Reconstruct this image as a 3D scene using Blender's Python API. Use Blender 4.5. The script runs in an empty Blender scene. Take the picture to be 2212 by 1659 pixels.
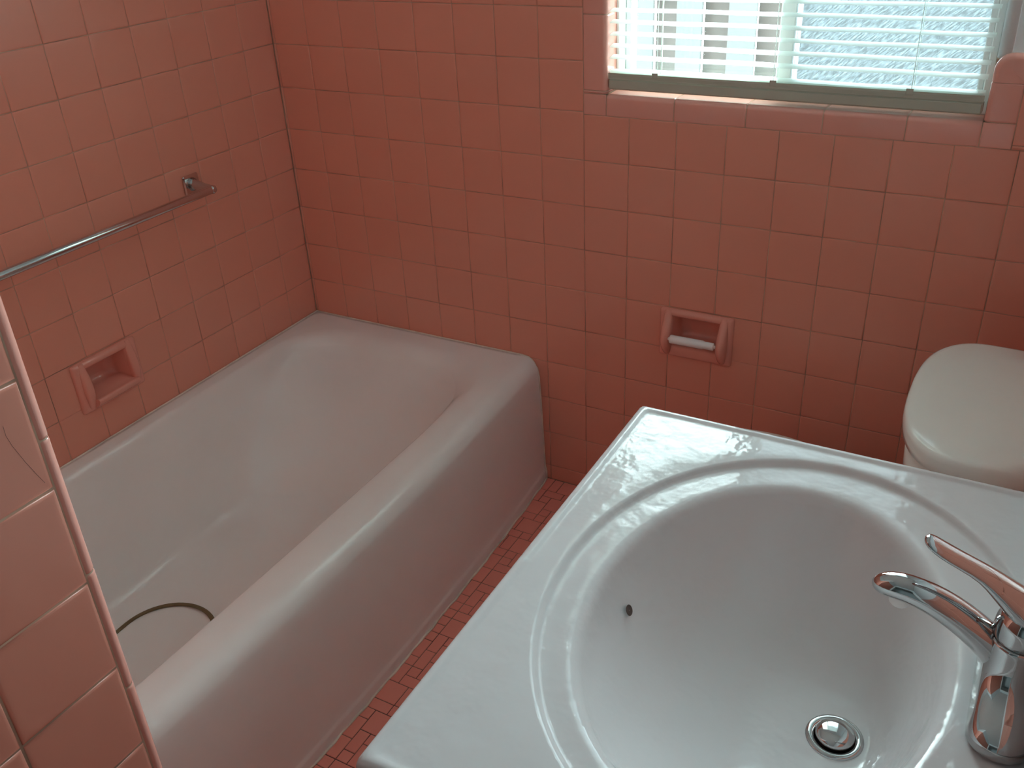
import bpy, math, random
from mathutils import Vector, Matrix
random.seed(7)
PI = math.pi
scn = bpy.context.scene
COL = scn.collection

# ------------------------------------------------------------------ camera
cam_d = bpy.data.cameras.new('camera'); cam = bpy.data.objects.new('camera', cam_d); COL.objects.link(cam)
cam.location = (1.75632, -1.89314, 1.51618)
cam.rotation_euler = (1.055726, 0.0454826, 0.5021109)
cam_d.sensor_width = 36.0; cam_d.lens = 2017.8 / 2212 * 36.0
cam_d.clip_start = 0.02
scn.camera = cam
# ------------------------------------------------------------------ daylight and exposure
scn.view_settings.view_transform = 'Standard'; scn.view_settings.look = 'None'
scn.view_settings.gamma = 1.0; scn.view_settings.use_curve_mapping = False
scn.view_settings.exposure = -0.1
scn.cycles.use_denoising = True
scn.cycles.max_bounces = 12; scn.cycles.diffuse_bounces = 7; scn.cycles.transparent_max_bounces = 16
scn.cycles.sample_clamp_indirect = 0.0
w = bpy.data.worlds.new('overcast_sky'); scn.world = w; w.use_nodes = True
bg = w.node_tree.nodes['Background']
bg.inputs['Color'].default_value = (0.80, 0.96, 1.0, 1); bg.inputs['Strength'].default_value = 41.5
pl = bpy.data.lights.new('window_portal', 'AREA'); pl.shape = 'RECTANGLE'; pl.size = 0.80; pl.size_y = 1.10
pl.cycles.is_portal = True
po = bpy.data.objects.new('window_portal', pl); COL.objects.link(po)
po.location = (1.296, 0.215, 1.60); po.rotation_euler = (-PI/2, 0, 0)
# ------------------------------------------------------------------ materials
def nt(name):
    m = bpy.data.materials.new(name); m.use_nodes = True
    t = m.node_tree; return m, t, t.nodes['Principled BSDF']
def setp(b, **k):
    for a, v in k.items():
        b.inputs[a.replace('_', ' ')].default_value = v
def mat(name, col, rough=0.4, metal=0.0, spec=0.5, var=0.0, vscale=8.0, bump=0.0, bscale=30.0, coat=0.0):
    m, t, b = nt(name)
    b.inputs['Base Color'].default_value = (*col, 1); b.inputs['Roughness'].default_value = rough
    b.inputs['Metallic'].default_value = metal; b.inputs['Specular IOR Level'].default_value = spec
    b.inputs['Coat Weight'].default_value = coat; b.inputs['Coat Roughness'].default_value = 0.05
    tc = t.nodes.new('ShaderNodeTexCoord')
    if var > 0:
        n = t.nodes.new('ShaderNodeTexNoise'); n.inputs['Scale'].default_value = vscale; n.inputs['Detail'].default_value = 4
        r = t.nodes.new('ShaderNodeValToRGB')
        r.color_ramp.elements[0].position = 0.3; r.color_ramp.elements[1].position = 0.7
        r.color_ramp.elements[0].color = (*[c*(1-var) for c in col], 1)
        r.color_ramp.elements[1].color = (*[min(1, c*(1+var)) for c in col], 1)
        t.links.new(tc.outputs['Object'], n.inputs['Vector']); t.links.new(n.outputs['Fac'], r.inputs['Fac'])
        t.links.new(r.outputs['Color'], b.inputs['Base Color'])
    if bump > 0:
        n2 = t.nodes.new('ShaderNodeTexNoise'); n2.inputs['Scale'].default_value = bscale; n2.inputs['Detail'].default_value = 2
        bp = t.nodes.new('ShaderNodeBump'); bp.inputs['Strength'].default_value = 1.0; bp.inputs['Distance'].default_value = bump
        t.links.new(tc.outputs['Object'], n2.inputs['Vector']); t.links.new(n2.outputs['Fac'], bp.inputs['Height'])
        t.links.new(bp.outputs['Normal'], b.inputs['Normal'])
    return m
TILE = (0.77, 0.33, 0.245)
M = {}
def tile_mat(name, col, rough):
    m, t, b = nt(name)
    b.inputs['Roughness'].default_value = rough; b.inputs['Specular IOR Level'].default_value = 0.45
    a = t.nodes.new('ShaderNodeAttribute'); a.attribute_name = 'tone'; a.attribute_type = 'GEOMETRY'
    tc = t.nodes.new('ShaderNodeTexCoord')
    n = t.nodes.new('ShaderNodeTexNoise'); n.inputs['Scale'].default_value = 14; n.inputs['Detail'].default_value = 5
    t.links.new(tc.outputs['Object'], n.inputs['Vector'])
    ad = t.nodes.new('ShaderNodeMath'); ad.operation = 'MULTIPLY_ADD'; ad.inputs[1].default_value = 0.10; 
    t.links.new(n.outputs['Fac'], ad.inputs[0]); t.links.new(a.outputs['Fac'], ad.inputs[2])
    mx = t.nodes.new('ShaderNodeMix'); mx.data_type = 'RGBA'
    mx.inputs[6].default_value = (*[c*0.94 for c in col], 1)
    mx.inputs[7].default_value = (*[min(1, c*1.05) for c in col], 1)
    t.links.new(ad.outputs[0], mx.inputs[0]); t.links.new(mx.outputs[2], b.inputs['Base Color'])
    n2 = t.nodes.new('ShaderNodeTexNoise'); n2.inputs['Scale'].default_value = 22; n2.inputs['Detail'].default_value = 1
    bp = t.nodes.new('ShaderNodeBump'); bp.inputs['Distance'].default_value = 0.0006; bp.inputs['Strength'].default_value = 0.5
    t.links.new(tc.outputs['Object'], n2.inputs['Vector']); t.links.new(n2.outputs['Fac'], bp.inputs['Height'])
    t.links.new(bp.outputs['Normal'], b.inputs['Normal'])
    return m
M['tile'] = tile_mat('pink_glazed_tile', TILE, 0.26)
M['trim_tile'] = tile_mat('pink_bullnose_tile', (0.80, 0.39, 0.32), 0.08)
M['floor_tile'] = tile_mat('coral_mosaic_tile', (0.86, 0.30, 0.24), 0.35)
M['grout'] = mat('aged_grout', (0.52, 0.37, 0.27), 0.9, var=0.45, vscale=9)
M['dark_grout'] = mat('dirty_floor_grout', (0.22, 0.13, 0.10), 0.9, var=0.6, vscale=14)
M['plaster'] = mat('painted_plaster', (0.80, 0.88, 0.90), 0.6, bump=0.0006, bscale=60)
M['ceiling'] = mat('ceiling_paint', (0.87, 0.89, 0.89), 0.8, bump=0.0005, bscale=80)
M['enamel'] = mat('tub_enamel', (0.88, 0.88, 0.87), 0.16, spec=0.5, var=0.02, vscale=5, bump=0.0004, bscale=9)
M['china'] = mat('toilet_china', (0.92, 0.94, 0.90), 0.10, var=0.015)
M['marble'] = mat('cultured_marble', (0.68, 0.665, 0.67), 0.06, spec=0.28, var=0.02, vscale=3, bump=0.0009, bscale=40)
M['chrome'] = mat('chrome', (0.52, 0.51, 0.51), 0.045, metal=1.0, var=0.02)
M['brushed'] = mat('dull_chrome', (0.58, 0.57, 0.56), 0.13, metal=1.0, var=0.04)
M['black'] = mat('dark_void', (0.01, 0.01, 0.01), 0.6, var=0.2)
M['brown_void'] = mat('overflow_shadow', (0.09, 0.06, 0.05), 0.6, var=0.2)
M['caulk'] = mat('old_caulk', (0.78, 0.72, 0.64), 0.6, var=0.2, vscale=20)
M['fixture'] = tile_mat('pink_ceramic_fixture', (0.78, 0.34, 0.27), 0.14)
M['roller'] = mat('pearl_roller', (0.90, 0.88, 0.87), 0.2, metal=0.0, var=0.03)
M['vinyl'] = mat('white_vinyl', (0.85, 0.86, 0.85), 0.4, var=0.02)
M['cabinet'] = mat('white_cabinet_paint', (0.74, 0.73, 0.71), 0.4, var=0.03)
M['ringm'] = mat('olive_rubber', (0.17, 0.12, 0.055), 0.55, var=0.2, vscale=20)
M['cord'] = mat('blind_cord', (0.82, 0.84, 0.80), 0.8, var=0.05, vscale=40)
M['clip'] = mat('clear_plastic_clip', (0.50, 0.53, 0.46), 0.3, var=0.05)
M['rail'] = mat('blind_rail_enamel', (0.46, 0.49, 0.41), 0.4, var=0.03)
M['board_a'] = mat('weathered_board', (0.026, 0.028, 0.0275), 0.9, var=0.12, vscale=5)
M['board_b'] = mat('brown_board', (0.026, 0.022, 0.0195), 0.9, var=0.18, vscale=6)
M['ground'] = mat('pale_concrete', (0.55, 0.55, 0.52), 0.9, var=0.15, vscale=3)
M['door_paint'] = mat('door_paint', (0.55, 0.50, 0.42), 0.5, var=0.03)
M['lampglass'] = mat('lamp_glass', (0.85, 0.85, 0.82), 0.3, var=0.01)
def slat_mat():
    m, t, b = nt('blind_slat_enamel')
    setp(b, Base_Color=(0.86, 0.90, 0.86, 1), Roughness=0.35)
    tr = t.nodes.new('ShaderNodeBsdfTranslucent'); tr.inputs['Color'].default_value = (0.90, 0.95, 0.90, 1)
    mx = t.nodes.new('ShaderNodeMixShader'); mx.inputs[0].default_value = 0.45
    o = t.nodes['Material Output']
    t.links.new(b.outputs[0], mx.inputs[1]); t.links.new(tr.outputs[0], mx.inputs[2]); t.links.new(mx.outputs[0], o.inputs[0])
    return m
M['slat'] = slat_mat()
def glass_clear():
    m, t, b = nt('clear_pane'); o = t.nodes['Material Output']
    tp = t.nodes.new('ShaderNodeBsdfTransparent'); tp.inputs[0].default_value = (0.93, 0.97, 0.96, 1)
    gl = t.nodes.new('ShaderNodeBsdfGlossy'); gl.inputs['Roughness'].default_value = 0.02
    fr = t.nodes.new('ShaderNodeFresnel'); fr.inputs[0].default_value = 1.45
    mx = t.nodes.new('ShaderNodeMixShader')
    t.links.new(fr.outputs[0], mx.inputs[0]); t.links.new(tp.outputs[0], mx.inputs[1]); t.links.new(gl.outputs[0], mx.inputs[2])
    t.links.new(mx.outputs[0], o.inputs[0]); t.nodes.remove(b); return m
M['glass'] = glass_clear()
def glass_pattern():
    m, t, b = nt('hammered_pane'); o = t.nodes['Material Output']
    tc = t.nodes.new('ShaderNodeTexCoord')
    m0 = t.nodes.new('ShaderNodeMapping'); m0.inputs['Rotation'].default_value = (0, math.radians(-48), 0)
    mp = t.nodes.new('ShaderNodeMapping'); mp.inputs['Scale'].default_value = (420, 1, 60)
    t.links.new(tc.outputs['Object'], m0.inputs[0])
    n = t.nodes.new('ShaderNodeTexNoise'); n.inputs['Scale'].default_value = 1.0; n.inputs['Detail'].default_value = 1.5
    r = t.nodes.new('ShaderNodeValToRGB'); r.color_ramp.elements[0].position = 0.42; r.color_ramp.elements[1].position = 0.72
    r.color_ramp.elements[0].color = (0.035, 0.039, 0.041, 1); r.color_ramp.elements[1].color = (0.12, 0.145, 0.155, 1)
    tr = t.nodes.new('ShaderNodeBsdfTranslucent')
    gl = t.nodes.new('ShaderNodeBsdfGlossy'); gl.inputs['Roughness'].default_value = 0.12
    bp = t.nodes.new('ShaderNodeBump'); bp.inputs['Distance'].default_value = 0.0022
    fr = t.nodes.new('ShaderNodeFresnel'); fr.inputs[0].default_value = 1.45
    mx = t.nodes.new('ShaderNodeMixShader')
    t.links.new(m0.outputs[0], mp.inputs[0]); t.links.new(mp.outputs[0], n.inputs['Vector'])
    t.links.new(n.outputs['Fac'], r.inputs[0]); t.links.new(r.outputs[0], tr.inputs['Color'])
    t.links.new(n.outputs['Fac'], bp.inputs['Height'])
    t.links.new(bp.outputs[0], gl.inputs['Normal'])
    tp = t.nodes.new('ShaderNodeBsdfTransparent'); tp.inputs[0].default_value = (0.90, 0.96, 0.97, 1)
    m2 = t.nodes.new('ShaderNodeMixShader'); m2.inputs[0].default_value = 0.5
    t.links.new(tr.outputs[0], m2.inputs[1]); t.links.new(tp.outputs[0], m2.inputs[2])
    t.links.new(fr.outputs[0], mx.inputs[0]); t.links.new(m2.outputs[0], mx.inputs[1]); t.links.new(gl.outputs[0], mx.inputs[2])
    t.links.new(mx.outputs[0], o.inputs[0]); t.nodes.remove(b); return m
M['pattern_glass'] = glass_pattern()

# ------------------------------------------------------------------ mesh helpers
class MB:
    def __init__(s): s.v = []; s.f = []; s.m = []; s.sm = []; s.tone = []
    def verts(s, pts, tone=0.5):
        i = len(s.v); s.v.extend([tuple(p) for p in pts]); s.tone.extend([tone]*len(pts)); return i
    def face(s, idx, mi=0, smooth=True): s.f.append(tuple(idx)); s.m.append(mi); s.sm.append(smooth)
    def box(s, a, b, mi=0, bev=0.0, tone=0.5):
        x0, y0, z0 = a; x1, y1, z1 = b
        if bev <= 0:
            i = s.verts([(x, y, z) for z in (z0, z1) for y in (y0, y1) for x in (x0, x1)], tone)
            for q in ((0, 2, 3, 1), (4, 5, 7, 6), (0, 1, 5, 4), (2, 6, 7, 3), (0, 4, 6, 2), (1, 3, 7, 5)):
                s.face([i+k for k in q], mi, False)
            return
        # chamfered box
        d = bev; P = {}
        for sx in (0, 1):
            for sy in (0, 1):
                for sz in (0, 1):
                    X = (x0, x1)[sx]; Y = (y0, y1)[sy]; Z = (z0, z1)[sz]
                    ix = X + (d, -d)[sx]; iy = Y + (d, -d)[sy]; iz = Z + (d, -d)[sz]
                    i = s.verts([(X, iy, iz), (ix, Y, iz), (ix, iy, Z)], tone)
                    P[(sx, sy, sz)] = (i, i+1, i+2)
                    q = (i, i+1, i+2) if (sx+sy+sz) % 2 == 1 else (i, i+2, i+1)
                    s.face(q, mi, False)
        def V(a, k): return P[a][k]
        for k in range(3):
            o1, o2 = [(1, 2), (2, 0), (0, 1)][k]
            for sd in (0, 1):
                c = []
                for (u, v) in ((0, 0), (1, 0), (1, 1), (0, 1)):
                    a = [0, 0, 0]; a[k] = sd; a[o1] = u; a[o2] = v; c.append(V(tuple(a), k))
                s.face(c if sd else c[::-1], mi, False)
            for u in (0, 1):
                for v in (0, 1):
                    a = [0, 0, 0]; a[o1] = u; a[o2] = v; b2 = list(a); b2[k] = 1
                    q = [V(tuple(a), o1), V(tuple(a), o2), V(tuple(b2), o2), V(tuple(b2), o1)]
                    s.face(q if (u+v) % 2 else q[::-1], mi, False)
    def loft(s, rings, closed=True, cap0=False, cap1=False, mi=0, smooth=True, tone=0.5):
        ids = [s.verts(r, tone) for r in rings]; n = len(rings[0])
        for a, b in zip(ids, ids[1:]):
            for k in range(n if closed else n-1):
                k2 = (k+1) % n
                s.face((a+k, a+k2, b+k2, b+k), mi, smooth)
        if cap0: s.face([ids[0]+k for k in range(n)][::-1], mi, False)
        if cap1: s.face([ids[-1]+k for k in range(n)], mi, False)
    def tube(s, pts, rad, n=16, mi=0, caps=True, up=None, tone=0.5):
        """rad: number or list of numbers or (side, up) pairs"""
        pts = [Vector(p) for p in pts]; rings = []
        for i, p in enumerate(pts):
            t = (pts[min(i+1, len(pts)-1)] - pts[max(i-1, 0)]).normalized()
            u = Vector(up) if up else (Vector((0, 0, 1)) if abs(t.z) < 0.9 else Vector((0, 1, 0)))
            a = t.cross(u).normalized(); b = a.cross(t).normalized()
            r = rad[i] if isinstance(rad, (list, tuple)) else rad
            ra, rb = r if isinstance(r, (list, tuple)) else (r, r)
            rings.append([p + a*math.cos(2*PI*k/n)*ra + b*math.sin(2*PI*k/n)*rb for k in range(n)])
        s.loft(rings, True, caps, caps, mi, True, tone)
    def lathe(s, prof, c, n=32, mi=0, axis='z', cap0=False, cap1=False):
        rings = []
        for r, h in prof:
            ring = []
            for k in range(n):
                a = 2*PI*k/n; x, y = r*math.cos(a), r*math.sin(a)
                ring.append({'z': (c[0]+x, c[1]+y, c[2]+h), 'x': (c[0]+h, c[1]+x, c[2]+y), 'y': (c[0]+y, c[1]+h, c[2]+x)}[axis])
            rings.append(ring)
        s.loft(rings, True, cap0, cap1, mi)
    def build(s, name, mats, parent=None, subsurf=0, loc=None, fix=True):
        me = bpy.data.meshes.new(name); me.from_pydata(s.v, [], s.f)
        for mm in (mats if isinstance(mats, (list, tuple)) else [mats]): me.materials.append(mm)
        me.polygons.foreach_set('material_index', s.m); me.polygons.foreach_set('use_smooth', s.sm)
        at = me.attributes.new('tone', 'FLOAT', 'POINT'); at.data.foreach_set('value', s.tone)
        me.update()
        if fix:
            import bmesh
            bm = bmesh.new(); bm.from_mesh(me); bmesh.ops.recalc_face_normals(bm, faces=bm.faces); bm.to_mesh(me); bm.free()
        o = bpy.data.objects.new(name, me); COL.objects.link(o)
        if parent is not None: o.parent = parent; o.matrix_parent_inverse = Matrix.Translation(-parent.location)
        if subsurf:
            sd = o.modifiers.new('smooth', 'SUBSURF'); sd.levels = subsurf; sd.render_levels = subsurf
        return o
def thing(name, label, cat, loc, group=None):
    o = bpy.data.objects.new(name, None); COL.objects.link(o); o.location = loc; o.empty_display_size = 0.05
    o['label'] = label; o['category'] = cat
    if group: o['group'] = group
    return o
def structure(o): o['kind'] = 'structure'; return o

class Frame:                      # a wall's own axes: u along, v up, n out of the wall
    def __init__(s, o, u, v, n): s.o, s.u, s.v, s.n = Vector(o), Vector(u), Vector(v), Vector(n)
    def p(s, u, v, n=0): return s.o + s.u*u + s.v*v + s.n*n
def tile(mb, fr, u0, u1, v0, v1, mi=0, g=0.0006, tilt=0.0006, cush=1.0):
    u0 += g; u1 -= g; v0 += g; v1 -= g
    if u1-u0 < 0.004 or v1-v0 < 0.004: return
    tu, tv = random.gauss(0, tilt), random.gauss(0, tilt); dn = random.uniform(0, 0.0003)
    cu, cv = (u0+u1)/2, (v0+v1)/2; tone = min(1, max(0, random.gauss(0.5, 0.08)))
    rings = []
    for ins, n in ((0, -0.0022), (0.0002, -0.0010), (0.0011*cush, -0.00035), (0.0030*cush, -0.00008), (0.0065*cush, 0.0)):
        ins = min(ins, (u1-u0)*0.3, (v1-v0)*0.3)
        r = []
        for (a, b) in ((u0+ins, v0+ins), (u1-ins, v0+ins), (u1-ins, v1-ins), (u0+ins, v1-ins)):
            r.append(fr.p(a, b, n + dn + (a-cu)*tu + (b-cv)*tv))
        rings.append(r)
    mb.loft(rings, True, False, False, mi, True, tone)
    i = len(mb.v)-4; mb.face((i, i+1, i+2, i+3), mi, True)
def subtract(r, h):
    u0, u1, v0, v1 = r; a0, a1, b0, b1 = h
    if a1 <= u0 or a0 >= u1 or b1 <= v0 or b0 >= v1: return [r]
    out = []
    if a0 > u0: out.append((u0, a0, v0, v1))
    if a1 < u1: out.append((a1, u1, v0, v1))
    m0, m1 = max(u0, a0), min(u1, a1)
    if b0 > v0: out.append((m0, m1, v0, b0))
    if b1 < v1: out.append((m0, m1, b1, v1))
    return out
def tiles(mb, fr, us, vs, mi=0, holes=()):
    for a, b in zip(us, us[1:]):
        for c, d in zip(vs, vs[1:]):
            rs = [(a, b, c, d)]
            for h in holes:
                rs = [q for r in rs for q in subtract(r, h)]
            if len(rs) == 1 and rs[0] == (a, b, c, d): tile(mb, fr, a, b, c, d, mi)
            else:
                for (p, q, r, s_) in rs:
                    i = mb.verts([fr.p(p, r), fr.p(q, r), fr.p(q, s_), fr.p(p, s_)], 0.5); mb.face((i, i+1, i+2, i+3), mi, False)
def slab(mb, fr, us, vs, n0, n1, mi, holes=()):
    """wall body of boxes between n0 and n1, leaving the holes open"""
    us = sorted(set(us + [x for h in holes for x in h[:2] if min(us) < x < max(us)]))
    vs = sorted(set(vs + [x for h in holes for x in h[2:4] if min(vs) < x < max(vs)]))
    for a, b in zip(us, us[1:]):
        for c, d in zip(vs, vs[1:]):
            cu, cv = (a+b)/2, (c+d)/2
            if any(h[0] < cu < h[1] and h[2] < cv < h[3] for h in holes): continue
            ps = [fr.p(x, y, n) for n in (n0, n1) for y in (c, d) for x in (a, b)]
            i = mb.verts(ps)
            for q in ((0, 2, 3, 1), (4, 5, 7, 6), (0, 1, 5, 4), (2, 6, 7, 3), (0, 4, 6, 2), (1, 3, 7, 5)):
                mb.face([i+k for k in q], mi, False)
def bullnose(mb, start, along, L, out, nrm, flat, r, ret, mi, mig, pieces=None, plain=False):
    """rounded trim tiles: flat on the wall, quarter round of radius r, then a return of depth ret"""
    S, A, U, N = Vector(start), Vector(along), Vector(out), Vector(nrm)
    def prof(o):
        p = [(0.0011 if o else 0, -0.0022), (0.0013, -0.0008), (0.003, -0.0001)] if not o else [(-0.001, -0.0016)]
        p.append((flat, 0.0 if not o else -0.0014))
        rr = r - (0.0014 if o else 0)
        for k in range(1, 9):
            t = PI/2*k/8; p.append((flat+rr*math.sin(t), (0 if not o else -0.0014) - rr*(1-math.cos(t))))
        p.append((flat+rr, -r-ret)); return p
    joints = pieces or [0, L]
    for a, b in zip(joints, joints[1:]):
        tone = min(1, max(0, random.gauss(0.5, 0.15)))
        rings = []
        if plain: tone = 0.5
        for s_, dn in ((a, 0), (b, 0)) if plain else ((a+0.0008, -0.0012), (a+0.0018, -0.0002), (a+0.004, 0), (b-0.004, 0), (b-0.0018, -0.0002), (b-0.0008, -0.0012)):
            ring = []
            for (x, y) in prof(0):
                t = min(1, max(0, (x-flat)/r)); ring.append(S+A*s_+U*(x+dn*t)+N*(y+dn*(1-t)))
            rings.append(ring)
        mb.loft(rings, False, False, False, mi, True, tone)
    mb.loft([[S+A*s_+U*x+N*y for (x, y) in prof(1)] for s_ in (0, L)], False, False, False, mig, True)

# ------------------------------------------------------------------ the room
T = 0.108; Z0 = 1.1255; XS = 0.8708
XR = 1.88; YR = -2.75; ZC = 2.40; XP = 1.07; YP = -1.50
WX0, WX1, WZ0, WZ1 = 0.925, 1.666, 1.058, 2.14
rows_full = [0.0] + [Z0 - T*k for k in range(10, -7, -1)]
rows_low = [0.0] + [Z0 - T*k for k in range(10, 1, -1)]
ZTOP = rows_full[-1]
HTP = (1.098, 1.212, 0.490, 0.568)          # recess openings of the two ceramic fixtures
HSD = (0.662, 0.772, 0.490, 0.566)

fb = Frame((0, 0, 0), (1, 0, 0), (0, 0, 1), (0, -1, 0))
mb = MB()
us = [0.0, 0.0068] + [XS - T*j for j in range(7, -1, -1)]
tiles(mb, fb, us, rows_full, 0)
ul = [XS + T*j for j in range(0, 10)] + [XR]
tiles(mb, fb, ul, rows_low, 0, [HTP])
tiles(mb, fb, ul, [rows_low[-1], 1.012], 0)
tile(mb, fb, XS, WX0, 1.012, WZ0, 1)
tile(mb, fb, WX1, 1.720, 1.012, WZ0, 1)
bullnose(mb, (WX0, 0, 1.012), (1, 0, 0), WX1-WX0, (0, 0, 1), (0, -1, 0), 0.036, 0.010, 0.10, 1, 2, [0, 0.154, 0.307, 0.459, 0.612, WX1-WX0])
bullnose(mb, (XS, 0, WZ0), (0, 0, 1), WZ1-WZ0, (1, 0, 0), (0, -1, 0), 0.0442, 0.010, 0.10, 1, 2, [0, 0.007, 0.162, 0.314, 0.466, 0.618, 0.77, WZ1-WZ0])
bullnose(mb, (1.720, 0, WZ0), (0, 0, 1), 1.128-WZ0, (-1, 0, 0), (0, -1, 0), 0.044, 0.010, 0.10, 1, 2)
tiles(mb, fb, [1.720, XR], [1.012, 1.020, 1.128], 0)
bullnose(mb, (1.720, 0, 1.128), (1, 0, 0), XR-1.720, (0, 0, 1), (0, -1, 0), 0.038, 0.012, 0.012, 1, 2, [0, 0.10, XR-1.72])
# rounded outer corner of the wainscot beside the window
cr, cx_, cz_ = 0.030, WX1+0.030, 1.178-0.030
rings = []
for (rad, n) in ((0.0, 0.0), (cr-0.011, 0.0), (cr-0.005, -0.0012), (cr-0.0015, -0.0045), (cr, -0.010), (cr, -0.03)):
    rg = []
    for k in range(0, 9):
        t = PI - PI/2*k/8
        rg.append((cx_+rad*math.cos(t), -n, cz_+rad*math.sin(t)))
    rings.append(rg)
mb.loft(rings, False, False, False, 1, True)
bullnose(mb, (1.720, 0, 1.128), (0, 0, 1), cz_-1.128, (-1, 0, 0), (0, -1, 0), 0.043, 0.011, 0.10, 1, 2, plain=True)
bullnose(mb, (cx_, 0, 1.128), (1, 0, 0), 1.720-cx_, (0, 0, 1), (0, -1, 0), 0.039, 0.011, 0.014, 1, 2, plain=True)
HW = (WX0-0.0008, WX1+0.0008, WZ0-0.0012, WZ1)
slab(mb, fb, [-0.2, XS], [-0.05, ZTOP], -0.0016, -0.16, 2)
HF = (HW[0]-0.0112, HW[1]+0.0112, HW[2]-0.0112, HW[3])
slab(mb, fb, [XS, XR+0.1], [-0.05, 1.165], -0.0016, -0.014, 2, [HF, HTP])
slab(mb, fb, [XS, XR+0.1], [-0.05, 1.165], -0.014, -0.16, 2, [HW, HTP])
# plaster above the tile, set back a little, with a rounded edge at the window opening
slab(mb, fb, [-0.2, WX0-0.0008], [ZTOP, ZC], -0.010, -0.16, 3)
slab(mb, fb, [XS, WX0-0.012], [1.165, ZTOP], -0.0016, -0.014, 2)
slab(mb, fb, [XS, WX0-0.0008], [1.165, ZTOP], -0.014, -0.16, 2)
slab(mb, fb, [WX0-0.0008, 1.690], [WZ1, ZC], -0.012, -0.16, 3)
slab(mb, fb, [1.690, XR+0.1], [1.165, ZC], -0.012, -0.16, 3)
rc = 0.022
prof = [(1.690, 0.012)] + [(WX1+rc-rc*math.sin(PI/2*k/8), 0.012+rc-rc*math.cos(PI/2*k/8)) for k in range(9)] + [(WX1, 0.16), (1.69, 0.16)]
mb.loft([[(x, y, z) for x, y in prof] for z in (1.165, WZ1)], True, True, True, 3, True)
wall_back = structure(mb.build('wall_back', [M['tile'], M['trim_tile'], M['grout'], M['plaster']], fix=False))

fl = Frame((0, 0, 0), (0, -1, 0), (0, 0, 1), (1, 0, 0))
mb = MB()
tiles(mb, fl, [T*j for j in range(0, 14)] + [-YP], rows_full, 0, [HSD])
slab(mb, fl, [0, 2.95], [-0.05, ZTOP], -0.0016, -0.16, 1, [HSD])
slab(mb, fl, [0, 2.95], [ZTOP, ZC], -0.006, -0.16, 2)
structure(mb.build('wall_left', [M['tile'], M['grout'], M['plaster']], fix=False))

# the partition at the foot of the tub: its room side is what the camera sees at the left
fp = Frame((XP, 0, 0), (0, -1, 0), (0, 0, 1), (1, 0, 0))
mb = MB()
UB = 1.5130
pr = [0.0] + [1.0555 - T*k for k in range(9, -8, -1)]
for a, b in zip([UB+T*j for j in range(0, 11)], [UB+T*(j+1) for j in range(0, 11)]):
    for c, d in zip(pr, pr[1:]): tile(mb, fp, a, b, c, d, 0, g=0.0013, tilt=0.003, cush=1.25)
PTOP = pr[-1]
jn = [0.0] + [0.807 + 0.1475*k for k in range(-5, 7)]; jn = [j for j in jn if j < PTOP] + [PTOP]
bullnose(mb, (XP, -UB, 0), (0, 0, 1), PTOP, (0, 1, 0), (1, 0, 0), 0.0035, 0.0095, 0.02, 1, 2, jn)
fi = Frame((0, YP, 0), (1, 0, 0), (0, 0, 1), (0, 1, 0))
tiles(mb, fi, [T*j for j in range(0, 10)] + [1.04], rows_full, 0)
mb.box((0.0, YR, -0.05), (XP-0.0016, -UB-0.001, PTOP), 2)
mb.box((0.0, -UB-0.001, -0.05), (XP-0.013, YP-0.0016, PTOP), 2)
mb.box((0.0, YR, PTOP), (XP-0.006, YP-0.006, ZC), 3)
# hairline crack in the glaze
pts = [(1.538, 1.133), (1.5385, 1.124), (1.5365, 1.113), (1.5335, 1.103), (1.531, 1.094), (1.5275, 1.084), (1.5255, 1.078), (1.521, 1.066)]
for (a, b), (c, d) in zip(pts, pts[1:]):
    i = mb.verts([fp.p(a-0.00015, b, 0.0008), fp.p(a+0.00015, b, 0.0008), fp.p(c+0.00015, d, 0.0008), fp.p(c-0.00015, d, 0.0008)], 0.5)
    mb.face((i, i+1, i+2, i+3), 4, False)
structure(mb.build('wall_partition', [M['tile'], M['trim_tile'], M['grout'], M['plaster'], M['black']], fix=False))

fr_ = Frame((XR, 0, 0), (0, -1, 0), (0, 0, 1), (-1, 0, 0))
mb = MB()
tiles(mb, fr_, [T*j for j in range(0, 26)], rows_low + [1.012, 1.128], 0)
bullnose(mb, (XR, 0, 1.128), (0, -1, 0), 2.75, (0, 0, 1), (-1, 0, 0), 0.038, 0.012, 0.012, 1, 2, [0.152*k for k in range(18)] + [2.75])
slab(mb, fr_, [0, 2.95], [-0.05, 1.165], -0.0016, -0.1, 2)
slab(mb, fr_, [0, 2.95], [1.165, ZC], -0.012, -0.1, 3)
structure(mb.build('wall_right', [M['tile'], M['trim_tile'], M['grout'], M['plaster']], fix=False))

fq = Frame((0, YR, 0), (1, 0, 0), (0, 0, 1), (0, 1, 0))
mb = MB()
slab(mb, fq, [0, XR+0.1], [-0.05, ZC], -0.001, -0.1, 0, [(1.12, 1.83, -0.05, 2.03)])
structure(mb.build('wall_rear', [M['plaster']], fix=False))
mb = MB(); mb.box((-0.16, -4.75, ZC), (2.65, 0.16, ZC+0.08), 0)
structure(mb.build('ceiling', [M['ceiling']]))
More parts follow.
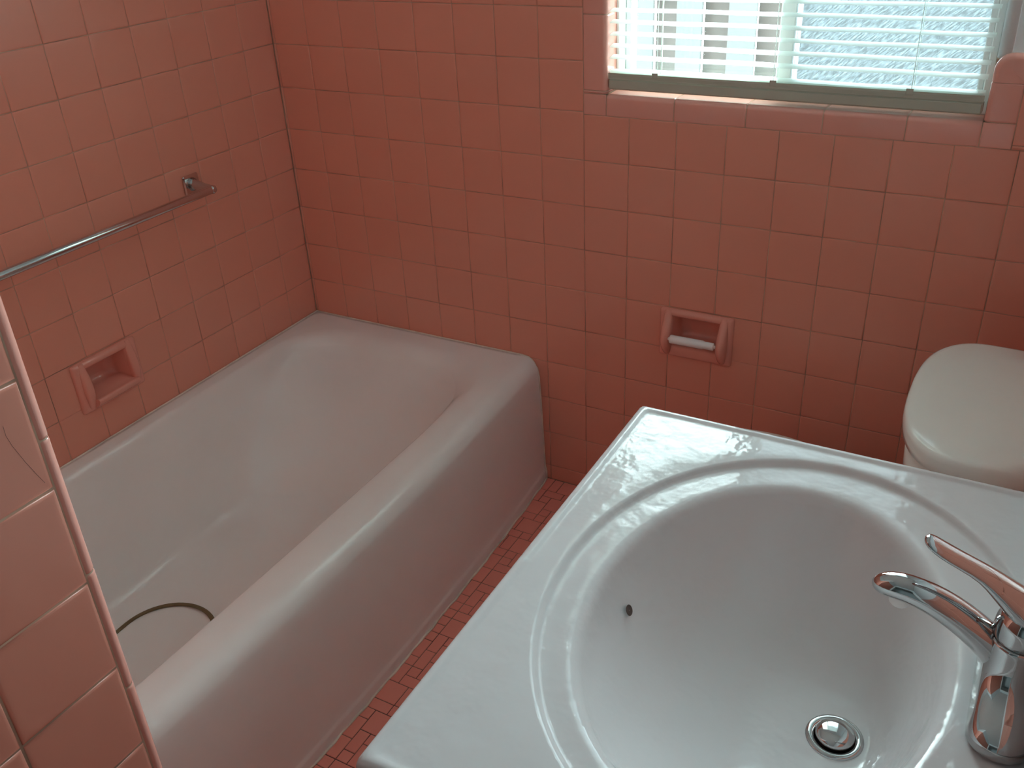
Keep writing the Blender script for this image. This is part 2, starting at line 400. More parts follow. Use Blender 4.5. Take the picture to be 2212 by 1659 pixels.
# doorway behind the camera, the door swung open into the hall
mb = MB()
mb.box((0.45, -4.70, -0.05), (2.60, -4.60, ZC), 0); mb.box((0.45, -4.60, -0.05), (0.55, YR-0.1, ZC), 0); mb.box((2.50, -4.60, -0.05), (2.60, YR-0.1, ZC), 0)
mb.box((XR+0.1, YR-0.1, -0.05), (2.60, YR, ZC), 0)
structure(mb.build('wall_hall', [M['plaster']]))
mb = MB()
mb.box((1.105, YR-0.104, 0), (1.135, YR+0.006, 2.03), 0, 0.003); mb.box((1.815, YR-0.104, 0), (1.845, YR+0.006, 2.03), 0, 0.003); mb.box((1.105, YR-0.104, 2.0), (1.845, YR+0.006, 2.06), 0, 0.003)
structure(mb.build('trim_1', [M['vinyl']]))
mb = MB(); mb.box((1.84, YR-0.80, 0.012), (1.875, YR-0.11, 2.0), 0, 0.002)
for (a, b) in ((0.15, 0.95), (1.10, 1.90)): mb.box((1.834, YR-0.71, a), (1.842, YR-0.20, b), 0, 0.004)
dr = structure(mb.build('door_1', [M['door_paint']]))
mb = MB(); mb.lathe([(0.0, -0.06), (0.018, -0.058), (0.026, -0.045), (0.018, -0.032), (0.009, -0.026), (0.009, -0.008), (0.026, -0.006), (0.026, 0.0)], (1.84, YR-0.74, 0.95), 24, axis='x')
mb.build('door_knob', M['brushed'], dr)

# floor: coral mosaic of 1 inch squares, doubles and large squares
mb = MB()
mb.box((-0.05, YR-0.1, -0.06), (XR+0.05, 0.05, -0.0012), 1)
mb.box((0.5, -4.65, -0.06), (2.55, YR-0.1, -0.002), 2)
ff = Frame((0, 0, 0), (1, 0, 0), (0, -1, 0), (0, 0, 1))
P = 0.0268; nx, ny = int(XR/P)+1, int(2.75/P)+1
used = set(); rnd = random.Random(4)
for j in range(ny):
    for i in range(nx):
        if (i, j) in used: continue
        r = rnd.random()
        if r < 0.26: wd, ht = 2, 2
        elif r < 0.50: wd, ht = 2, 1
        elif r < 0.84: wd, ht = 1, 2
        else: wd, ht = 1, 1
        if (i+1, j) in used: wd = 1
        for a in range(wd):
            for b in range(ht): used.add((i+a, j+b))
        x0, y0 = i*P, j*P
        if x0 > XP+0.03 or y0 < 1.5:
            if x0 > 0.70 or y0 > 1.45:
                tile(mb, ff, x0, min(x0+wd*P, XR), y0, min(y0+ht*P, 2.75), 0, g=0.0008, tilt=0.006, cush=0.35)
structure(mb.build('floor', [M['floor_tile'], M['dark_grout'], M['door_paint']], fix=False))

# ------------------------------------------------------------------ window
wf = MB()
FY0, FY1 = 0.052, 0.112
wf.box((WX0, FY0, WZ0), (WX0+0.008, FY1, WZ1), 0, 0.002); wf.box((WX1-0.014, FY0, WZ0), (WX1, FY1, WZ1), 0, 0.002)
wf.box((WX0+0.008, FY0, WZ0), (WX1-0.014, FY1, WZ0+0.014), 0, 0.002); wf.box((WX0+0.008, FY0, WZ1-0.030), (WX1-0.014, FY1, WZ1), 0, 0.002)
win = structure(wf.build('window_1', [M['vinyl']]))
def sash(x0, x1, y0, y1, st_l, st_r, zb, gm, gname, mname):
    s_ = MB(); zt = WZ1-0.031
    s_.box((x0, y0, WZ0+0.015), (x0+st_l, y1, zt), 0, 0.0015); s_.box((x1-st_r, y0, WZ0+0.015), (x1, y1, zt), 0, 0.0015)
    s_.box((x0+st_l, y0, WZ0+0.015), (x1-st_r, y1, zb), 0, 0.0015); s_.box((x0+st_l, y0, zt-0.03), (x1-st_r, y1, zt), 0, 0.0015)
    so = s_.build('sash', [M['vinyl']], win)
    g = MB(); ym = (y0+y1)/2
    g.box((x0+st_l-0.003, ym-0.0015, zb-0.003), (x1-st_r+0.003, ym+0.0015, zt-0.027), 0)
    go = g.build(gname, gm, so); go['label'] = mname
sash(WX0+0.009, 1.302, 0.084, 0.104, 0.012, 0.030, WZ0+0.036, M['glass'], 'pane', 'clear glass pane')
sash(1.270, WX1-0.0145, 0.058, 0.078, 0.030, 0.010, WZ0+0.034, M['pattern_glass'], 'pane', 'hammered privacy glass pane')

# ------------------------------------------------------------------ venetian blind
BY = 0.0225
bl = thing('venetian_blind', 'white horizontal slat blind hanging in the window recess above the sill', 'blind', (1.293, BY, WZ1-0.04))
mb = MB(); mb.box((0.927, BY-0.018, WZ1-0.04), (1.660, BY+0.020, WZ1-0.005), 0, 0.002); mb.build('headrail', M['vinyl'], bl)
mb = MB()
tilt = math.radians(9)
def slat(zc, yc, x0, x1, tl, wdt=0.0270, crown=0.0016):
    rings = []
    for j in range(11):
        x = x0 + (x1-x0)*j/10; sag = 0.0006*math.sin(j*1.7+zc*90)
        r = []
        for k in range(9):
            s_ = (k/8-0.5)*wdt; h = crown*(1-(2*s_/wdt)**2)
            r.append((x, yc + s_*math.cos(tl) - h*math.sin(tl)*0, zc + s_*math.sin(tl) + h + sag))
        rings.append(r)
    i0 = len(mb.v)
    mb.loft(rings, False, False, False, 0, True)
nsl = int((WZ1-0.05-1.133)/0.0236)+1
for k in range(nsl): slat(1.1330+0.0236*k, BY, 0.9275, 1.6590, tilt)
for k in range(5): slat(1.0920+0.0036*k, BY-0.002+0.0005*(k % 2), 0.9275, 1.6595, math.radians(2), crown=0.0012)
so = mb.build('slats', M['slat'], bl, fix=False)
mb = MB(); mb.box((0.9265, BY-0.0155, 1.0680), (1.6600, BY+0.0105, 1.0900), 0, 0.003)
mb.box((0.9265, BY-0.0150, 1.0900), (1.6600, BY-0.0140, 1.1025), 0)
rail = mb.build('bottom_rail', M['rail'], bl)
for x in (1.032, 1.279, 1.533):
    mb = MB(); mb.box((x-0.0065, BY-0.0164, 1.0960), (x+0.0065, BY-0.0152, 1.1075), 0, 0.0006)
    mb.build('rail_clip', M['rail'], bl)
for x in (1.037, 1.279, 1.536):
    for dy in (-0.0140, 0.0140):
        mb = MB(); mb.tube([(x+0.001*math.sin(zz*9), BY+dy, zz) for zz in [1.104+(WZ1-0.04-1.104)*k/16 for k in range(17)]], 0.0007, 6)
        mb.build('ladder_cord', M['slat'], bl)
mb = MB(); mb.tube([(1.048, BY-0.0195, WZ1-0.04), (1.048, BY-0.0195, 1.5), (1.046, BY-0.0195, 1.108)], 0.0009, 6); mb.build('lift_cord', M['slat'], bl)

# outside the window
mb = MB(); mb.box((-4, 0.17, -0.62), (6, 9, -0.60), 0); g = mb.build('ground', M['ground']); structure(g)
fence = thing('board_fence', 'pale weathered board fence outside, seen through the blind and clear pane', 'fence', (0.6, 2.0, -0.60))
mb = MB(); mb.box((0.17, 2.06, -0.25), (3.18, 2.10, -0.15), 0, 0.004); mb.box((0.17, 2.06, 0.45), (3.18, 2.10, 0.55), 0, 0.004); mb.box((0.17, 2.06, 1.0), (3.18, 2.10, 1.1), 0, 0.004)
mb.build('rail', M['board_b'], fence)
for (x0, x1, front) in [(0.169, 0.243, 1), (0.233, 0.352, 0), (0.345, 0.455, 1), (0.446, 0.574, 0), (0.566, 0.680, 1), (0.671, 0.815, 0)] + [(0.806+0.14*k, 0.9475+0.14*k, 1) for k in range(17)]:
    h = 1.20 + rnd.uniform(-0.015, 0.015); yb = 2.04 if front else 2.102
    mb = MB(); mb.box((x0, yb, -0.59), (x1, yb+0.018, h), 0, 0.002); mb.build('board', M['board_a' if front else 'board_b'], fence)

# ------------------------------------------------------------------ bathtub
def rrect(x0, x1, y0, y1, r, z, nc=8, ns=10):
    pts = []
    cs = [(x1-r, y1-r, 0), (x0+r, y1-r, 90), (x0+r, y0+r, 180), (x1-r, y0+r, 270)]
    for q, (cx, cy, a0) in enumerate(cs):
        for k in range(nc+1):
            a = math.radians(a0+90*k/nc); pts.append([cx+r*math.cos(a), cy+r*math.sin(a), z])
        nx_, ny_, na = cs[(q+1) % 4]
        a = math.radians(a0+90); p = (cx+r*math.cos(a), cy+r*math.sin(a)); b = (nx_+r*math.cos(a), ny_+r*math.sin(a))
        for k in range(1, ns):
            t = k/ns; pts.append([p[0]+(b[0]-p[0])*t, p[1]+(b[1]-p[1])*t, z])
    return pts
TL = 1.497
def bow(y): t = min(1, max(0, -y/TL)); return 0.030*math.sin(PI*t)**0.75
def tub_ring(x0, x1, y0, y1, r, z, b=1.0):
    out = []
    for p in rrect(x0, x1, y0, y1, r, z):
        wgt = max(0, (p[0]-x0)/(x1-x0)); wgt = wgt**3
        out.append((p[0]+bow(p[1])*b*wgt, p[1], p[2]))
    return out
def ease_corner(ring, t):
    # the far end of the basin slopes gently on the apron side too
    out = []
    for (x, y, z) in ring:
        q = min(1, max(0, (y+0.48)/0.40)); q = q*q*(3-2*q)
        if x > 0.30: x -= (x-0.30)*t*q
        out.append((x, y, z))
    return out
tub = thing('bathtub', 'built-in white enamelled bathtub in the tiled corner, its apron toward the room', 'bathtub', (0.38, -0.75, 0))
mb = MB(); e = 0.0022
R_ = []
for (x1, z) in ((0.7495, 0.001), (0.7495, 0.024), (0.7488, 0.029), (0.7470, 0.033), (0.7458, 0.038), (0.7452, 0.06), (0.742, 0.16), (0.739, 0.26), (0.736, 0.315)):
    R_.append(tub_ring(e, x1, -TL, -e, 0.004, z))
rr = 0.042
for k in range(1, 9):
    t = PI/2*k/8; R_.append(tub_ring(e, 0.736-rr*(1-math.cos(t)), -TL, -e, 0.004, 0.333+rr*math.sin(t)))
R_.append(tub_ring(e+0.01, 0.690, -TL+0.01, -e-0.012, 0.02, 0.3752))
R_.append(tub_ring(0.022, 0.674, -1.435, -0.034, 0.12, 0.3749, 0.35))
R_.append(tub_ring(0.026, 0.667, -1.43, -0.040, 0.13, 0.3742, 0.28))
for k in range(1, 10):
    t = PI/2*k/10; q = 0.040*math.sin(t); dz = 0.040*(1-math.cos(t))
    R_.append(ease_corner(tub_ring(0.032+q*0.55, 0.661-q*0.45, -1.42+q*0.5, -0.048-q*1.35, 0.155, 0.3736-dz, 0.2*(1-k/10)), 0.15*(k/10)**1.3))
def lerp(a, b, t): return a+(b-a)*t
for t in (0.05, 0.12, 0.28, 0.45, 0.62, 0.78, 0.9):
    R_.append(ease_corner(tub_ring(lerp(0.056, 0.105, t), lerp(0.641, 0.600, t), lerp(-1.398, -1.33, t), lerp(-0.104, -0.375, t**1.05), 0.155+0.085*math.sin(PI*min(1, t*0.62+0.08)), lerp(0.332, 0.115, t), 0), 0.15+0.47*t**0.8))
for k in range(1, 7):
    t = PI/2*k/6; q = 0.045*(1-math.cos(t)); dz = 0.048*math.sin(t)
    R_.append(ease_corner(tub_ring(0.109+q, 0.597-q, -1.325+q, -0.395-q*1.4, 0.22-q*0.5, 0.104-dz, 0), 0.62))
for s_ in (0.75, 0.5, 0.25, 0.05):
    R_.append([(lerp(0.353, p[0], s_), lerp(-0.80, p[1], s_), 0.054-0.004*(1-s_)) for p in ease_corner(tub_ring(0.154, 0.552, -1.28, -0.458, 0.195, 0, 0), 0.62)])
mb.loft(R_, True, False, True, 0, True)
mb.build('tub_body', M['enamel'], tub)
mb = MB(); mb.lathe([(0.0, 0.004), (0.02, 0.004), (0.032, 0.002), (0.034, 0.0)], (0.353, -1.20, 0.0525), 28); mb.build('drain', M['brushed'], tub)
mb = MB()
mb.tube([(0.7520, -0.0035, 0.004), (0.7515, -0.0035, 0.026), (0.7475, -0.0035, 0.042), (0.7440, -0.0035, 0.16), (0.7410, -0.0035, 0.26), (0.7380, -0.0035, 0.322), (0.7340, -0.0035, 0.345), (0.7230, -0.0030, 0.363), (0.7090, -0.0030, 0.3735), (0.69, -0.0025, 0.3758), (0.4, -0.0025, 0.3758), (0.02, -0.0025, 0.3758), (0.0025, -0.0025, 0.3758), (0.0025, -0.3, 0.3758), (0.0025, -0.8, 0.3758), (0.0025, -1.49, 0.3758)], 0.0021, 8)
mb.build('caulk_bead', M['caulk'], tub)
mb = MB()
cp = []
for k in range(60):
    y = -0.004 - 1.488*k/59; cp.append((0.7508+bow(y)+0.0012*math.sin(k*1.3)+0.0008*math.sin(k*3.1), y, 0.0015))
mb.tube(cp, 0.0026, 8); fcb = mb.build('caulk_bead', M['caulk'], tub)

ring = thing('rubber_ring', 'thin olive ring lying on the tub floor near the partition', 'ring', (0.289, -0.968, 0.052))
# the ring is built as its own mesh part under the ring thing
mb = MB(); n = 64; rgs = []
for k in range(n+1):
    a = 2*PI*k/n; c = Vector((0.300+0.112*math.cos(a), -0.975+(0.112 if math.sin(a) > 0 else 0.235)*math.sin(a), 0.0555))
    rgs.append([c + Vector((math.cos(a), math.sin(a), 0))*0.0052*math.cos(b*PI/4) + Vector((0, 0, 1))*0.0030*math.sin(b*PI/4) for b in range(8)])
mb.loft(rgs, True, False, False, 0, True)
mb.build('rubber_loop', M['ringm'], ring)

# ------------------------------------------------------------------ ceramic fixtures
def fixture(root, fr, hole, nears, dish):
    u0, u1, v0, v1 = hole; cu, cv = (u0+u1)/2, (v0+v1)/2
    W, H = 0.176, 0.122
    mb = MB()
    def rg(w_, h_, r, n, dv=0):
        return [fr.p(cu+p[0], cv+p[1]+dv, n) for p in rrect(-w_/2, w_/2, -h_/2, h_/2, r, 0, 5, 3)]
    iw, ih = u1-u0-0.004, v1-v0-0.004
    mb.loft([rg(W, H, 0.005, 0.0004, -0.006), rg(W-0.001, H-0.001, 0.005, 0.004, -0.006), rg(W-0.006, H-0.006, 0.005, 0.0085, -0.006), rg(W-0.016, H-0.016, 0.005, 0.0105, -0.006),
             rg(iw+0.012, ih+0.010, 0.003, 0.0100), rg(iw+0.004, ih+0.003, 0.002, 0.0075), rg(iw, ih, 0.002, 0.002), rg(iw-0.004, ih-0.004, 0.004, -0.035), rg(iw-0.014, ih-0.012, 0.012, -0.046), rg(iw-0.05, ih-0.04, 0.01, -0.050)], True, False, True, 0, True)
    body = mb.build('dish_body' if dish else 'holder_body', M['fixture'], root)
    for sg in (-1, 1):
        mb = MB(); rings = []
        uc = cu + sg*(iw/2+0.0115)
        for t in [k/14 for k in range(15)]:
            v = cv - 0.062 + 0.116*t
            sh = math.sin(PI*min(1, max(0, t)))**0.6
            n = 0.010 + nears*max(0, math.sin(PI*(1-(1-t)**1.35)) if False else math.sin(PI*min(1, (t+0.10)/1.1)**0.75))*sh
            hw = 0.0055 + 0.0065*sh
            r = []
            for k in range(13):
                a = PI*k/12; r.append(fr.p(uc + hw*math.cos(a), v, 0.0075 + (n-0.0075)*math.sin(a)**0.55))
            rings.append(r)
        mb.loft(rings, False, False, False, 0, True)
        mb.build('side_lobe', M['fixture'], root, fix=False)
    if dish:
        mb = MB(); rings = []
        for k in range(15):
            u = cu - iw/2 - 0.006 + (iw+0.012)*k/14
            r = []
            for (n, v) in ((-0.03, -0.031), (0.004, -0.035), (0.018, -0.037), (0.026, -0.0345), (0.030, -0.036), (0.031, -0.041), (0.026, -0.050), (0.012, -0.060), (0.006, -0.064)):
                r.append(fr.p(u, cv+v, n))
            rings.append(r)
        mb.loft(rings, False, False, False, 0, True)
        for rg0 in (rings[0], rings[-1]):
            i = mb.verts(rg0); mb.face(list(range(i, i+len(rg0))), 0, False)
        mb.build('front_lip', M['fixture'], root, fix=False)
    return cu, cv
sdh = thing('soap_dish', 'pink ceramic soap dish recessed in the left wall above the tub rim', 'soap dish', (0.004, -0.717, 0.528))
fixture(sdh, fl, HSD, 0.014, True)
tph = thing('toilet_paper_holder', 'empty pink ceramic toilet paper holder recessed in the back wall with pale roller', 'toilet paper holder', (1.155, -0.004, 0.529))
cu, cv = fixture(tph, fb, HTP, 0.034, False)
mb = MB()
mb.lathe([(0.0035, 0.0), (0.004, 0.003), (0.004, 0.006), (0.0095, 0.0065), (0.0102, 0.009), (0.0102, 0.086), (0.0095, 0.0865), (0.0095, 0.0885), (0.0088, 0.089), (0.0088, 0.110), (0.0080, 0.1115), (0.004, 0.112), (0.004, 0.117), (0.0035, 0.118)], (cu-0.059, -0.030, 0.519), 24, axis='x', cap0=True, cap1=True)
mb.build('roller', M['roller'], tph)

# ------------------------------------------------------------------ towel bar
tb = thing('towel_bar', 'chrome towel bar on two square posts on the left wall above the tub', 'towel bar', (0.0, -0.69, 0.865))
for y in (-0.362, -1.05):
    mb = MB()
    mb.box((0.0008, y-0.024, 0.841), (0.008, y+0.024, 0.889), 0, 0.003)
    mb.build('wall_plate', M['brushed'], tb)
    mb = MB()
    mb.tube([(0.007, y, 0.866), (0.02, y, 0.866), (0.045, y, 0.8625), (0.062, y, 0.860), (0.074, y, 0.860), (0.080, y, 0.860)], [(0.015, 0.017), (0.0105, 0.012), (0.0095, 0.010), (0.011, 0.0105), (0.011, 0.0105), (0.006, 0.006)], 16)
    mb.build('post', M['brushed'], tb)
mb = MB(); mb.tube([(0.070, -0.352, 0.860), (0.070, -0.355, 0.860), (0.070, -0.37, 0.860), (0.070, -0.7, 0.860), (0.070, -1.05, 0.860), (0.070, -1.062, 0.860)], [0.005, 0.0085, 0.0095, 0.0095, 0.0095, 0.006], 24)
mb.build('bar', M['brushed'], tb)

# ------------------------------------------------------------------ vanity
VX0, VX1, VY0, VY1, VZ = 1.3215, 1.8785, -1.4745, -0.771, 0.80
van = thing('vanity_cabinet', 'white two-door vanity cabinet under the sink top', 'vanity', (1.60, -1.12, 0))
mb = MB()
mb.box((1.345, VY0+0.02, 0.09), (1.877, VY0+0.036, 0.7705), 0, 0.002); mb.box((1.345, VY1-0.036, 0.09), (1.877, VY1-0.02, 0.7705), 0, 0.002)
mb.box((1.345, VY0+0.036, 0.09), (1.877, VY1-0.036, 0.108), 0); mb.box((1.868, VY0+0.036, 0.108), (1.877, VY1-0.036, 0.7705), 0)
mb.box((1.345, VY0+0.036, 0.735), (1.363, VY1-0.036, 0.7705), 0, 0.002)
mb.box((1.40, VY0+0.03, 0.001), (1.877, VY1-0.03, 0.09), 0); mb.build('carcass', M['cabinet'], van)
for (a, b, kx) in ((VY0+0.035, -1.127, -1.15), (-1.119, VY1-0.035, -1.096)):
    mb = MB(); mb.box((1.326, a, 0.11), (1.3445, b, 0.74), 0, 0.003); mb.box((1.3225, a+0.05, 0.16), (1.327, b-0.05, 0.69), 0, 0.002)
    d = mb.build('door', M['cabinet'], van)
    mb = MB(); mb.lathe([(0.0, -0.024), (0.010, -0.023), (0.014, -0.016), (0.008, -0.008), (0.006, 0.0)], (1.3265, kx, 0.62), 16, axis='x'); mb.build('knob', M['chrome'], d)

st = thing('washbasin', 'glossy white one-piece vanity top with oval basin, beside the tub', 'sink', (1.60, -1.12, 0.77))
mb = MB()
_cor = [math.atan2(y-(-1.123), x-1.6235) % (2*PI) for x in (VX0, VX1) for y in (VY0, VY1)]
ANG = sorted([a for a in [2*PI*k/144 for k in range(144)] if min(abs(a-c) for c in _cor) > 0.022] + [c+d for c in _cor for d in (-0.010, 0.0, 0.010)])
NS = len(ANG)
CX, CY = 1.6235, -1.123; BX, BY_ = 1.606, -1.131
def sq_ring(x0, x1, y0, y1, z, r):
    """rounded rectangle sampled by direction from the basin centre"""
    out = []
    for k in range(NS):
        a = ANG[k]; dx, dy = math.cos(a), math.sin(a)
        t = 9
        if dx > 1e-9: t = min(t, (x1-CX)/dx)
        if dx < -1e-9: t = min(t, (x0-CX)/dx)
        if dy > 1e-9: t = min(t, (y1-CY)/dy)
        if dy < -1e-9: t = min(t, (y0-CY)/dy)
        out.append([CX+dx*t, CY+dy*t, z])
    # snap the nearest sample to every corner so the outline stays square
    for (cx, cy) in ((x0, y0), (x0, y1), (x1, y0), (x1, y1)):
        j = min(range(NS), key=lambda q: (out[q][0]-cx)**2+(out[q][1]-cy)**2)
        sx, sy = (1 if cx == x0 else -1), (1 if cy == y0 else -1)
        out[j][0] = cx + sx*r*0.29; out[j][1] = cy + sy*r*0.29
    return out
def el(cx, cy, a, b, z, zf=None):
    out = []
    for t in ANG:
        # the ellipse point seen in direction t from its centre
        c, s_ = math.cos(t)/a, math.sin(t)/b; q = 1/math.hypot(c, s_)
        out.append([cx+q*math.cos(t), cy+q*math.sin(t), z])
    return out
def mixr(A, B, t): return [[lerp(p[j], q[j], t) for j in range(3)] for p, q in zip(A, B)]
top = []
top.append(sq_ring(VX0+0.02, VX1-0.002, VY0+0.02, VY1-0.02, VZ-0.0285, 0.003))
top.append(sq_ring(VX0+0.002, VX1, VY0+0.002, VY1-0.002, VZ-0.0285, 0.004))
for (i_, z) in ((0.0, -0.026), (0.0, -0.008), (0.0008, -0.0045), (0.0028, -0.0014), (0.006, 0.0006), (0.0095, 0.0012), (0.0125, 0.0008), (0.0155, -0.0008), (0.019, -0.0012)):
    top.append(sq_ring(VX0+i_, VX1-i_*0.1, VY0+i_, VY1-i_, VZ+z, 0.006+i_*0.3))
A_ = sq_ring(VX0+0.022, VX1-0.004, VY0+0.022, VY1-0.022, VZ-0.0012, 0.01)
RA, RB = 0.254, 0.313
E_ = el(CX, CY, RA, RB, VZ-0.0012)
for t in (0, 0.33, 0.66): top.append(mixr(A_, E_, t))
zb = VZ-0.0012
for (d, z) in ((-0.001, 0.0), (0.0015, -0.0005), (0.004, -0.0022), (0.0065, -0.0046), (0.009, -0.0064), (0.012, -0.0070), (0.020, -0.0071)):
    top.append(el(CX, CY, RA-d, RB-d, zb+z))
I_ = el(CX, CY, RA-0.020, RB-0.020, zb-0.0071)
BA, BB = 0.186, 0.256
O_ = el(BX, BY_, BA+0.010, BB+0.010, zb-0.0074)
for t in (0.4, 0.75, 1.0): top.append(mixr(I_, O_, t))
for (d, z) in ((0.005, -0.0082), (0.0, -0.011), (-0.0045, -0.0155), (-0.008, -0.022)):
    top.append(el(BX, BY_, BA+d, BB+d, zb+z))
DX, DY, DZ = 1.6955, -1.1315, 0.664
steps = 30
for k in range(1, steps+1):
    t = k/steps                      # towards the drain
    rr_ = (1-t)
    depth = (1-(rr_)**2.7)
    sh = t**1.25
    a = lerp(BA-0.009, 0.030, t**1.0); b = lerp(BB-0.009, 0.030, t**1.0)
    cx = lerp(BX, DX, sh); cy = lerp(BY_, DY, sh)
    top.append(el(cx, cy, a, b, lerp(zb-0.026, DZ, depth)))
mb.loft(top, True, False, False, 0, True)
basin = mb.build('sink_slab', M['marble'], st)
# backsplash is part of the one-piece top
mb = MB(); mb.box((1.860, VY0+0.001, VZ), (1.8785, VY1-0.001, VZ+0.075), 0, 0.004); mb.build('backsplash', M['marble'], st)
mb = MB(); mb.lathe([(0.0003, 0.0), (0.0054, 0.0), (0.0060, 0.0005), (0.0066, 0.0)], (0, 0, 0), 20)
ov = mb.build('overflow_hole', M['brown_void'], st); ov.parent = None
ov.matrix_world = Matrix.Translation((1.4530, -1.130, 0.7475)) @ Vector((0.88, 0, 0.47)).to_track_quat('Z', 'Y').to_matrix().to_4x4()
ov.parent = st; ov.matrix_parent_inverse = Matrix.Translation(-st.location)
dro = thing('sink_drain', 'round chrome pop-up drain at the bottom of the sink basin', 'drain', (DX, DY, DZ))
mb = MB(); mb.lathe([(0.020, -0.004), (0.021, 0.000), (0.0225, 0.0018), (0.026, 0.0024), (0.029, 0.0020), (0.0305, 0.001), (0.031, -0.001)], (DX, DY, DZ), 40); mb.build('flange', M['chrome'], dro)
mb = MB(); mb.lathe([(0.019, 0.001), (0.0208, 0.004), (0.0208, 0.006), (0.0192, 0.008), (0.013, 0.0100), (0.006, 0.0108), (0.0005, 0.0109)], (DX, DY, DZ), 40, cap1=True); mb.build('stopper', M['chrome'], dro)

# ------------------------------------------------------------------ faucet
FX, FY = 1.836, -1.130
ZD = VZ-0.0083
fau = thing('faucet', 'chrome single-lever faucet standing on the sink top over the basin', 'faucet', (FX, FY, ZD))
mb = MB(); rings = []
for (hx, hy, z) in ((0.027, 0.084, 0.0002), (0.0275, 0.0845, 0.004), (0.0265, 0.0835, 0.012), (0.025, 0.081, 0.018), (0.0235, 0.070, 0.025), (0.0235, 0.050, 0.032), (0.024, 0.036, 0.040), (0.0245, 0.029, 0.052), (0.025, 0.0265, 0.066), (0.0252, 0.0256, 0.076), (0.0245, 0.0248, 0.0795), (0.0225, 0.0228, 0.0805)):
    rings.append([(FX+p[0], FY+p[1], ZD+z) for p in rrect(-hx, hx, -hy, hy, min(hx, hy)*0.98, 0, 10, 6)])
mb.loft(rings, True, True, True, 0, True); mb.build('base', M['chrome'], fau, subsurf=1)
mb = MB()
mb.tube([(1.838, FY, 0.828), (1.8266, FY, 0.845), (1.804, FY, 0.8631), (1.785, FY, 0.8756), (1.765, FY, 0.8854), (1.7453, FY, 0.8912), (1.727, FY, 0.8925), (1.7140, FY, 0.8900), (1.7070, FY, 0.8870), (1.7045, FY, 0.8855)],
        [(0.019, 0.021), (0.0175, 0.0185), (0.0168, 0.0165), (0.0165, 0.0160), (0.0160, 0.0150), (0.0150, 0.0138), (0.0145, 0.0132), (0.0125, 0.0115), (0.0080, 0.0075), (0.003, 0.003)], 28)
mb.build('spout', M['chrome'], fau, subsurf=1)
mb = MB(); mb.lathe([(0.0, -0.008), (0.0085, -0.008), (0.0100, -0.006), (0.0100, 0.006)], (1.7310, FY, 0.8800), 24); mb.build('aerator', M['vinyl'], fau)
mb = MB(); mb.lathe([(0.0220, -0.0030), (0.0248, -0.0024), (0.0258, -0.0010), (0.0262, 0.003), (0.0262, 0.010), (0.0255, 0.018), (0.022, 0.026), (0.015, 0.032), (0.006, 0.0345), (0.0005, 0.035)], (FX+0.002, FY, ZD+0.084), 40, cap1=True); cap = mb.build('cap', M['chrome'], fau, subsurf=1)
mb = MB()
mb.tube([(1.856, FY, 0.892), (1.842, FY, 0.899), (1.822, FY, 0.9135), (1.7997, FY, 0.9295), (1.7866, FY, 0.9355), (1.763, FY, 0.9440), (1.7525, FY, 0.9490), (1.7455, FY, 0.9530), (1.7425, FY, 0.9548), (1.7410, FY, 0.9556)],
        [(0.020, 0.012), (0.0225, 0.017), (0.0200, 0.0130), (0.0140, 0.0078), (0.0122, 0.0062), (0.0122, 0.0058), (0.0116, 0.0054), (0.0098, 0.0046), (0.0066, 0.0032), (0.0020, 0.001)], 28)
mb.build('lever', M['chrome'], fau, subsurf=1)

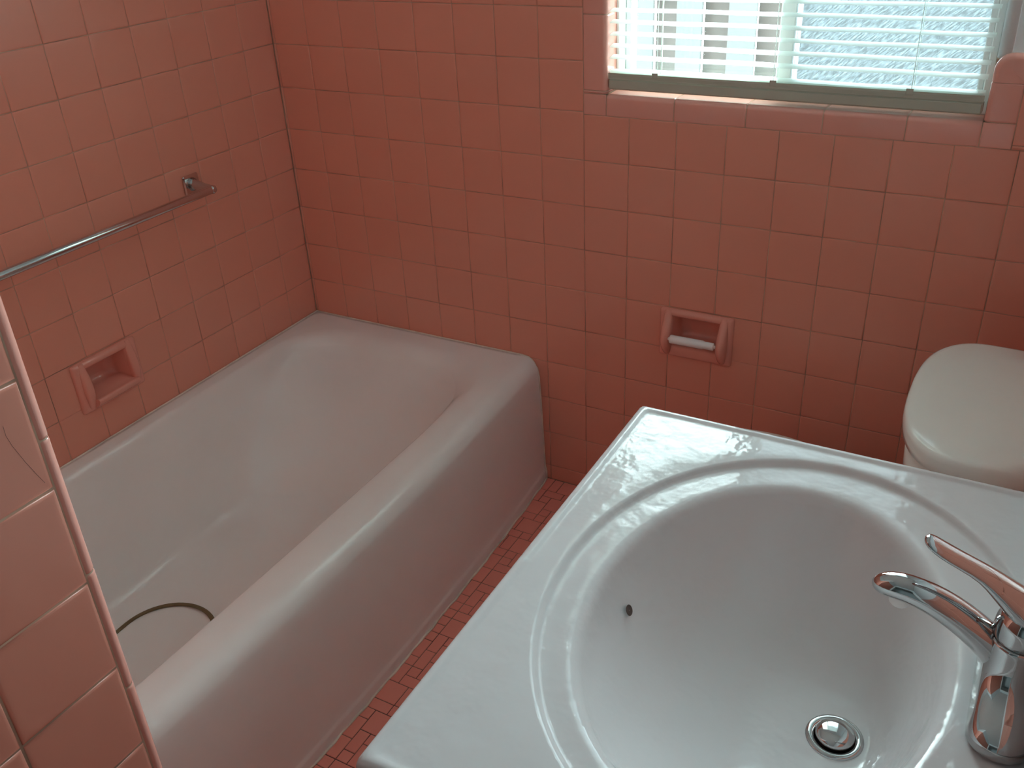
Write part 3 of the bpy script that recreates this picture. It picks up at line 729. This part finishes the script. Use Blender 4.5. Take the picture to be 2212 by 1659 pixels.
# ------------------------------------------------------------------ toilet
TY = -0.366
toi = thing('toilet', 'white two-piece toilet between the back wall and the vanity', 'toilet', (1.55, TY, 0))
def dee(xf, hy, z, xb=1.868, pw=2.6, n=64, sh=0.0):
    """tank outline: flat against the wall, bowed toward the room"""
    pts = []
    for k in range(n+1):
        a = PI/2 + PI*k/n
        c, s_ = math.cos(a), math.sin(a)
        px = (abs(c)**(2/pw))*(-1 if c < 0 else 1); py = (abs(s_)**(2/pw))*(1 if s_ > 0 else -1)
        pts.append((1.770 + px*(1.770-xf), TY+py*hy, z))
    pts += [(xb, TY-hy*0.99, z), (xb, TY+hy*0.99, z)]
    return pts
ZL = 0.700
mb = MB()
R_ = [dee(1.676, 0.194, ZL-0.036), dee(1.662, 0.207, ZL-0.037), dee(1.654, 0.214, ZL-0.033), dee(1.6525, 0.2155, ZL-0.022), dee(1.653, 0.215, ZL-0.011), dee(1.655, 0.213, ZL-0.0045), dee(1.6595, 0.2085, ZL-0.0012), dee(1.666, 0.202, ZL), dee(1.70, 0.15, ZL+0.0005, 1.86), dee(1.75, 0.06, ZL+0.0008, 1.84)]
mb.loft(R_, True, True, True, 0, True, 0.5); mb.build('tank_lid', M['china'], toi)
mb = MB()
mb.loft([dee(1.700, 0.180, 0.360), dee(1.688, 0.188, 0.372), dee(1.676, 0.196, 0.45), dee(1.665, 0.202, 0.60), dee(1.662, 0.204, ZL-0.0365)], True, True, True, 0, True); mb.build('tank', M['china'], toi)
def egg(cx, a, b, z, n=48, back=0.0):
    return [(cx + (a if math.cos(t) < 0 else a*0.78)*math.cos(t), TY+b*math.sin(t), z) for t in [2*PI*k/n for k in range(n)]]
mb = MB()
mb.loft([egg(1.49, 0.19, 0.105, 0.001), egg(1.49, 0.19, 0.105, 0.02), egg(1.48, 0.15, 0.085, 0.10), egg(1.46, 0.16, 0.09, 0.20), egg(1.42, 0.21, 0.135, 0.29), egg(1.40, 0.245, 0.172, 0.36), egg(1.40, 0.25, 0.178, 0.385), egg(1.40, 0.24, 0.17, 0.393),
         egg(1.40, 0.20, 0.13, 0.392), egg(1.40, 0.18, 0.115, 0.36), egg(1.42, 0.12, 0.08, 0.25), egg(1.44, 0.05, 0.04, 0.2)], True, True, True, 0, True)
mb.box((1.58, TY-0.10, 0.30), (1.74, TY+0.10, 0.362), 0, 0.01)
mb.build('bowl', M['china'], toi)
mb = MB(); mb.loft([egg(1.405, 0.248, 0.180, 0.396), egg(1.405, 0.250, 0.182, 0.402), egg(1.405, 0.244, 0.177, 0.412), egg(1.405, 0.20, 0.13, 0.412), egg(1.405, 0.195, 0.125, 0.396)], True, False, False, 0, True); mb.build('seat', M['china'], toi)
mb = MB(); mb.loft([egg(1.405, 0.246, 0.178, 0.414), egg(1.405, 0.248, 0.180, 0.420), egg(1.405, 0.240, 0.173, 0.431), egg(1.405, 0.18, 0.12, 0.436), egg(1.405, 0.05, 0.04, 0.438)], True, True, True, 0, True); mb.build('seat_lid', M['china'], toi)
